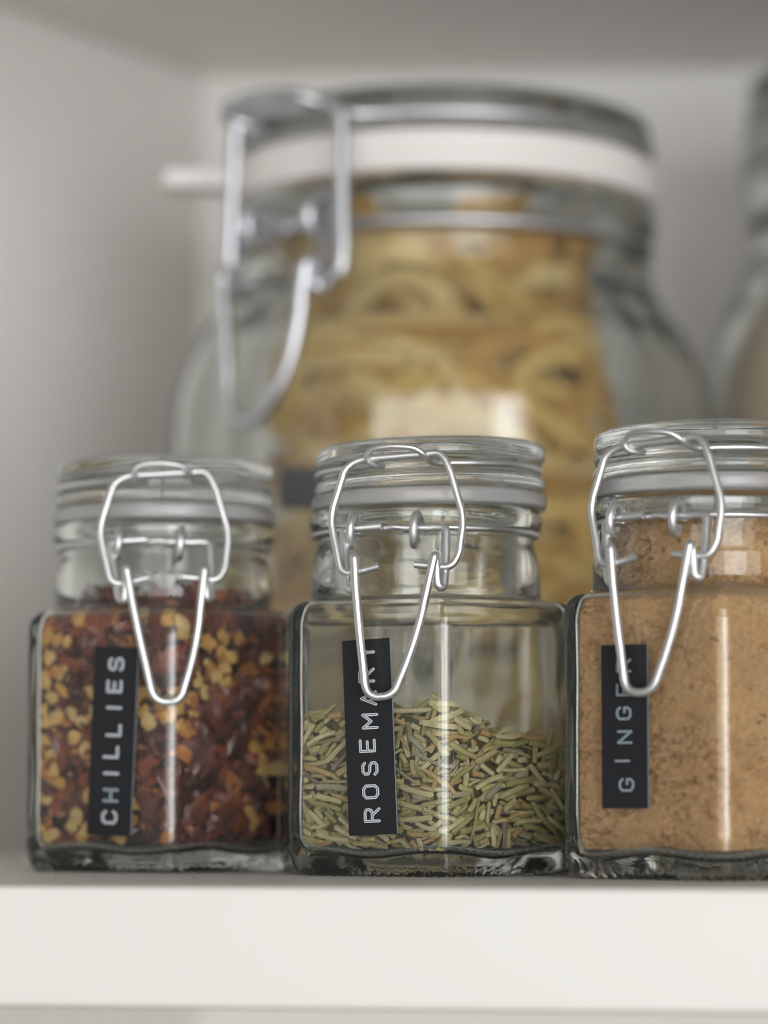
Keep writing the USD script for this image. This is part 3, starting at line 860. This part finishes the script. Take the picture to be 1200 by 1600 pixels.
def big_jar(name, label, loc, alpha, dz=0.0, sr=1.0, sides=12, p=60.0, tab=None, gasket_mat=None, clasp=True, seed=2, stretch=None):
    j = thing(name, label, "jar", loc)
    st = stretch or (lambda z: z if z < 8 else z + 0.45 * min(1.0, (z - 8) / 3))
    O = [(st(z), r * sr, b) for z, r, b in BOUT]; I = [(st(z), r * sr, b) for z, r, b in BINN]; Ld = [(st(z), r * sr, b) for z, r, b in BLID]
    obj("body", big_glass(O, I, sides, p, seed), glass, j, smooth=35)
    lid = loft(smooth_profile(Ld, 4), 4, 5, 140); lid.vertices *= CM
    obj("lid", lid, glass, j, smooth=35)
    g_rows = [(st(16.62), 4.98 * sr), (st(16.60), 5.6 * sr), (st(16.68), 5.74 * sr), (st(17.0), 5.78 * sr), (st(17.12), 5.70 * sr), (st(17.19), 5.72 * sr), (st(17.52), 5.74 * sr), (st(17.66), 5.66 * sr), (st(17.68), 5.0 * sr)]
    gm = revolve_ring(g_rows)
    if tab is not None:
        t = trimesh.creation.box([2.0 * CM, 1.3 * CM, 0.42 * CM]).subdivide().subdivide()
        v = t.vertices
        v[:, 1] *= 1 - 0.35 * np.clip(-v[:, 0] / (1.0 * CM), 0, 1) ** 2
        t.apply_translation([-(5.75 * sr + 0.75) * CM, 0, st(17.1) * CM])
        t = rotz(t, math.radians(tab))
        gm = trimesh.util.concatenate([gm, t])
    obj("gasket", gm, gasket_mat or rubber_white, j, smooth=35)
    if not clasp:
        for nm, zz, rr in (("lid_band", 18.1, 5.53), ("neck_band", 15.35, 5.5)):
            a = np.radians(np.linspace(0, 360, 90, endpoint=False))
            obj(nm, fix(sweep(np.stack([rr * sr * np.cos(a), rr * sr * np.sin(a), np.full(90, st(zz))], 1) * CM, circle(0.13 * CM), True)), steel, j, smooth=True)
        return j
    f0 = clasp_frame(alpha)
    f = lambda q: f0(np.asarray(q, float) + np.array([0, 0.45, 0]))
    ring = ring_path(5.53, 18.1, 15, 90)[3:-3]
    eye = np.array([(-1.32, 18.05, 5.7), (-1.25, 18.0, 6.1), (-1.4, 18.0, 6.5), (-1.62, 18.1, 6.75), (-1.62, 18.28, 7.0), (-1.0, 18.45, 7.1), (0.0, 18.47, 7.12), (0.7, 18.40, 7.02), (1.0, 18.25, 6.8), (1.2, 18.15, 6.4), (1.32, 18.08, 5.9)])
    obj("lid_band", fix(sweep(f(spline(np.vstack([eye, ring]), 4, True)), circle(0.175 * CM, 12), True)), steel, j, smooth=True)
    nr = ring_path(5.52, 15.38, 6, 90)
    obj("neck_band", trimesh.util.concatenate([fix(sweep(f(nr), circle(0.15 * CM, 12), False)), wire(f([(-0.6, 15.4, 5.8), (0, 15.42, 5.85), (0.6, 15.4, 5.8)]), 0.15 * CM)]), steel, j, smooth=40)
    for u in (-1.25, 0.75):
        a = np.radians(np.linspace(-150, 200, 20))
        obj("lever_eye", wire(f(np.stack([np.full(20, u) + np.linspace(-.1, .1, 20), 15.45 + 0.55 * np.sin(a), 6.1 + 0.5 * np.cos(a)], 1)), 0.17 * CM, n=4), steel, j, smooth=40)
    bail = [(0.55, 13.95, 6.75), (1.1, 13.85, 6.75), (1.88, 13.75, 6.75), (1.92, 14.6, 6.7), (1.74, 18.2, 6.6), (-1.6, 18.25, 6.62), (-1.7, 14.3, 6.7), (-1.68, 13.8, 6.75), (-1.2, 13.85, 6.75), (-0.55, 13.98, 6.75)]
    obj("bail", wire(f(fillet(bail, 0.4)), 0.185 * CM, raw=True), steel, j, smooth=40)
    lever = [(0.25, 15.5, 6.15), (0.6, 15.5, 6.15), (0.95, 15.48, 6.15), (1.12, 15.3, 6.2), (1.25, 14.6, 6.5), (1.40, 13.75, 6.85), (1.5, 13.45, 7.0), (1.45, 13.5, 7.15), (1.35, 13.9, 7.15), (1.3, 14.15, 7.18), (1.27, 14.1, 7.3), (1.2, 13.8, 7.35), (1.1, 12.8, 7.4), (0.8, 11.6, 7.45), (0.4, 10.85, 7.5), (0.0, 10.42, 7.5), (-0.45, 10.28, 7.5), (-0.85, 10.42, 7.5), (-1.05, 10.9, 7.5), (-1.16, 11.8, 7.45), (-1.28, 12.8, 7.4), (-1.4, 13.8, 7.35), (-1.42, 14.12, 7.3), (-1.44, 14.15, 7.18), (-1.47, 13.9, 7.15), (-1.55, 13.45, 7.1), (-1.6, 13.5, 6.95), (-1.62, 13.8, 6.82), (-1.62, 14.6, 6.5), (-1.58, 15.3, 6.2), (-1.45, 15.48, 6.15), (-1.1, 15.5, 6.15), (-0.7, 15.5, 6.15)]
    obj("lever", wire(f(lever), 0.185 * CM), steel, j, smooth=40)
    return j


jar_b = big_jar("storage_jar", "large blurred clip-top glass jar of pasta nests standing behind the small jars", BIG, -37.0, tab=14.0)
jar_x = big_jar("storage_jar", "tall blurred glass jar of pale grain cut off by the right picture edge", (0.151, 0.205, 0.0), 60.0, sr=0.90, sides=8, p=14, clasp=False, seed=9, gasket_mat=rubber, stretch=lambda z: z * 1.13 if z < 11 else 12.43 + (z - 11) * 1.12)
# dark tape on the big jar, seen between two small jars
bt = obj("label_tape", trimesh.creation.box([4.2 * CM, 0.03 * CM, 1.05 * CM]), tape, jar_b, smooth=False)
UsdGeom.Xformable(bt).AddTranslateOp().Set(Gf.Vec3d(-1.95 * CM, -7.17 * CM, 8.95 * CM))


# --- pasta nests
def nest(label, c, R, H, seed, tilt):
    rng = np.random.default_rng(seed)
    t = thing("pasta_nest", label, "pasta", c, None, None)
    for s in range(38):
        n = 30
        a = rng.uniform(0, 2 * math.pi) + np.linspace(0, rng.uniform(0.5, 1.1) * 2 * math.pi, n)
        ph = rng.uniform(0, 2 * math.pi)
        k = rng.uniform(0.80, 0.97) if s < 26 else rng.uniform(0.35, 0.7)
        rho = R * (k + 0.07 * np.sin(a * rng.uniform(1.5, 3.0) + ph))
        P = np.stack([rho * np.cos(a), rho * np.sin(a), H * 0.07 * np.sin(a * rng.uniform(1.2, 2.6) + ph * 1.7)], 1)
        tip, yaw = abs(rng.normal(0, 0.25 if s % 2 else 0.75)), rng.uniform(0, 2 * math.pi)
        c_, s_ = math.cos(tip), math.sin(tip)
        P = P @ np.array([[1, 0, 0], [0, c_, s_], [0, -s_, c_]])
        P = rotz(P, yaw)
        P[:, 2] += rng.uniform(-0.4, 0.4) * H + P[:, 0] * tilt[0] + P[:, 1] * tilt[1]
        P[:, 2] = H * 0.5 * np.tanh(P[:, 2] / (H * 0.5) * 1.1)
        rr = np.hypot(P[:, 0], P[:, 1])
        push = np.where((s < 26) & (rr < 0.72 * R), 0.72 * R / np.maximum(rr, 0.5), 1.0)
        P[:, 0] *= push; P[:, 1] *= push
        w, th = rng.uniform(0.42, 0.68), 0.15
        sec = np.array([(-w / 2, -th / 2), (w / 2, -th / 2), (w / 2, th / 2), (-w / 2, th / 2)])
        m = fix(sweep(P * CM, sec * CM, False, (rng.normal(0, 0.4), rng.normal(0, 0.4), 1.0)))
        obj("ribbon", m, pasta_mats[int(rng.integers(3))], t, smooth=30)
    for s in range(16):
        n = 26
        fa = -math.pi / 2 + rng.uniform(-1.5, 1.5)
        cz = rng.uniform(-0.32, 0.32) * H
        r0 = rng.uniform(0.7, 1.7)
        a = rng.uniform(0, 2 * math.pi) + np.linspace(0, rng.uniform(0.45, 1.2) * 2 * math.pi, n)
        rr = r0 * (1 + 0.25 * np.linspace(-1, 1, n)) * (1 + 0.12 * np.sin(2 * a + s))
        lat, up = rr * np.cos(a) * 1.25, rr * np.sin(a) * 0.75 + cz
        up = np.clip(up, -H / 2, H / 2)
        rad = R * (0.99 - 0.05 * np.linspace(0, 1, n)) - rng.uniform(0, 0.35)
        th = fa + lat / R
        P = np.stack([rad * np.cos(th), rad * np.sin(th), up], 1)
        w, tk = rng.uniform(0.40, 0.58), 0.17
        # ribbons lie with their broad side out
        sec = np.array([(-tk / 2, -w / 2), (tk / 2, -w / 2), (tk / 2, w / 2), (-tk / 2, w / 2)])
        m = fix(sweep(P * CM, sec * CM, False, (math.cos(th[0]), math.sin(th[0]), 0)))
        obj("ribbon", m, pasta_mats[int(rng.integers(3))], t, smooth=30)
    return t


for lab, zc, R, H, sd_, tl in (("pasta nest crammed into the neck of the large jar, topmost of the pile", 14.6, 4.25, 4.0, 31, (0.05, 0.1)),
                               ("curled pasta nest just below the neck of the large jar, second from the top", 11.0, 4.55, 4.0, 32, (-0.2, 0.2)),
                               ("pasta nest behind the lid of the rosemary jar, third from the top", 7.3, 4.55, 3.8, 33, (0.25, -0.1)),
                               ("pasta nest behind the rosemary jar's neck, second from the bottom of the large jar", 4.2, 4.55, 3.3, 34, (0.0, 0.25))):
    nest(lab, (BIG[0] - 0.0005, BIG[1] - 0.004, zc * CM), R, H, sd_, tl)
nest("lowest pasta nest on the floor of the large jar", (BIG[0], BIG[1], 0.0193), 4.3, 2.2, 36, (0, 0))

# --- pale grain in the right-hand jar
gr = loft(smooth_profile([(1.0, 0, 0), (1.05, 4.5, 0.6), (1.3, 5.6, 0.9), (2.2, 5.85, 1), (8, 5.85, 1), (12.6, 5.8, 1), (13.8, 5.55, 0.7), (14.9, 5.0, 0.4), (15.8, 4.45, 0.1), (16.8, 4.2, 0), (17.2, 3.6, 0), (17.3, 0, 0)], 5), 8, 14, 120)
gr.vertices = gr.vertices * CM + np.array([0.151, 0.205, 0.0])
tag(obj("pale_grain", gr, oats, smooth=35), "pale beige grain filling the tall jar at the right picture edge", "grain", kind="stuff")

# --- two specks dropped on the shelf
for lab, x, y, r in (("tiny dark crumb on the shelf below the left corner of the chilli jar", -0.0622, -0.040, 0.00022), ("tiny dark crumb on the shelf below the middle of the chilli jar", -0.0362, -0.036, 0.00022)):
    m = trimesh.creation.icosphere(2)
    m.vertices = m.vertices * (1 + 0.5 * (fbm(m.vertices * 1.7 + x * 900, 2, 5)[:, None] - 0.5)) * np.array([1.3, 1, 0.8]) * r * 0.55
    m.apply_translation([x, y, -m.vertices[:, 2].min()])
    tag(obj("crumb", m, flake_mats[1], smooth=True), lab, "crumb")
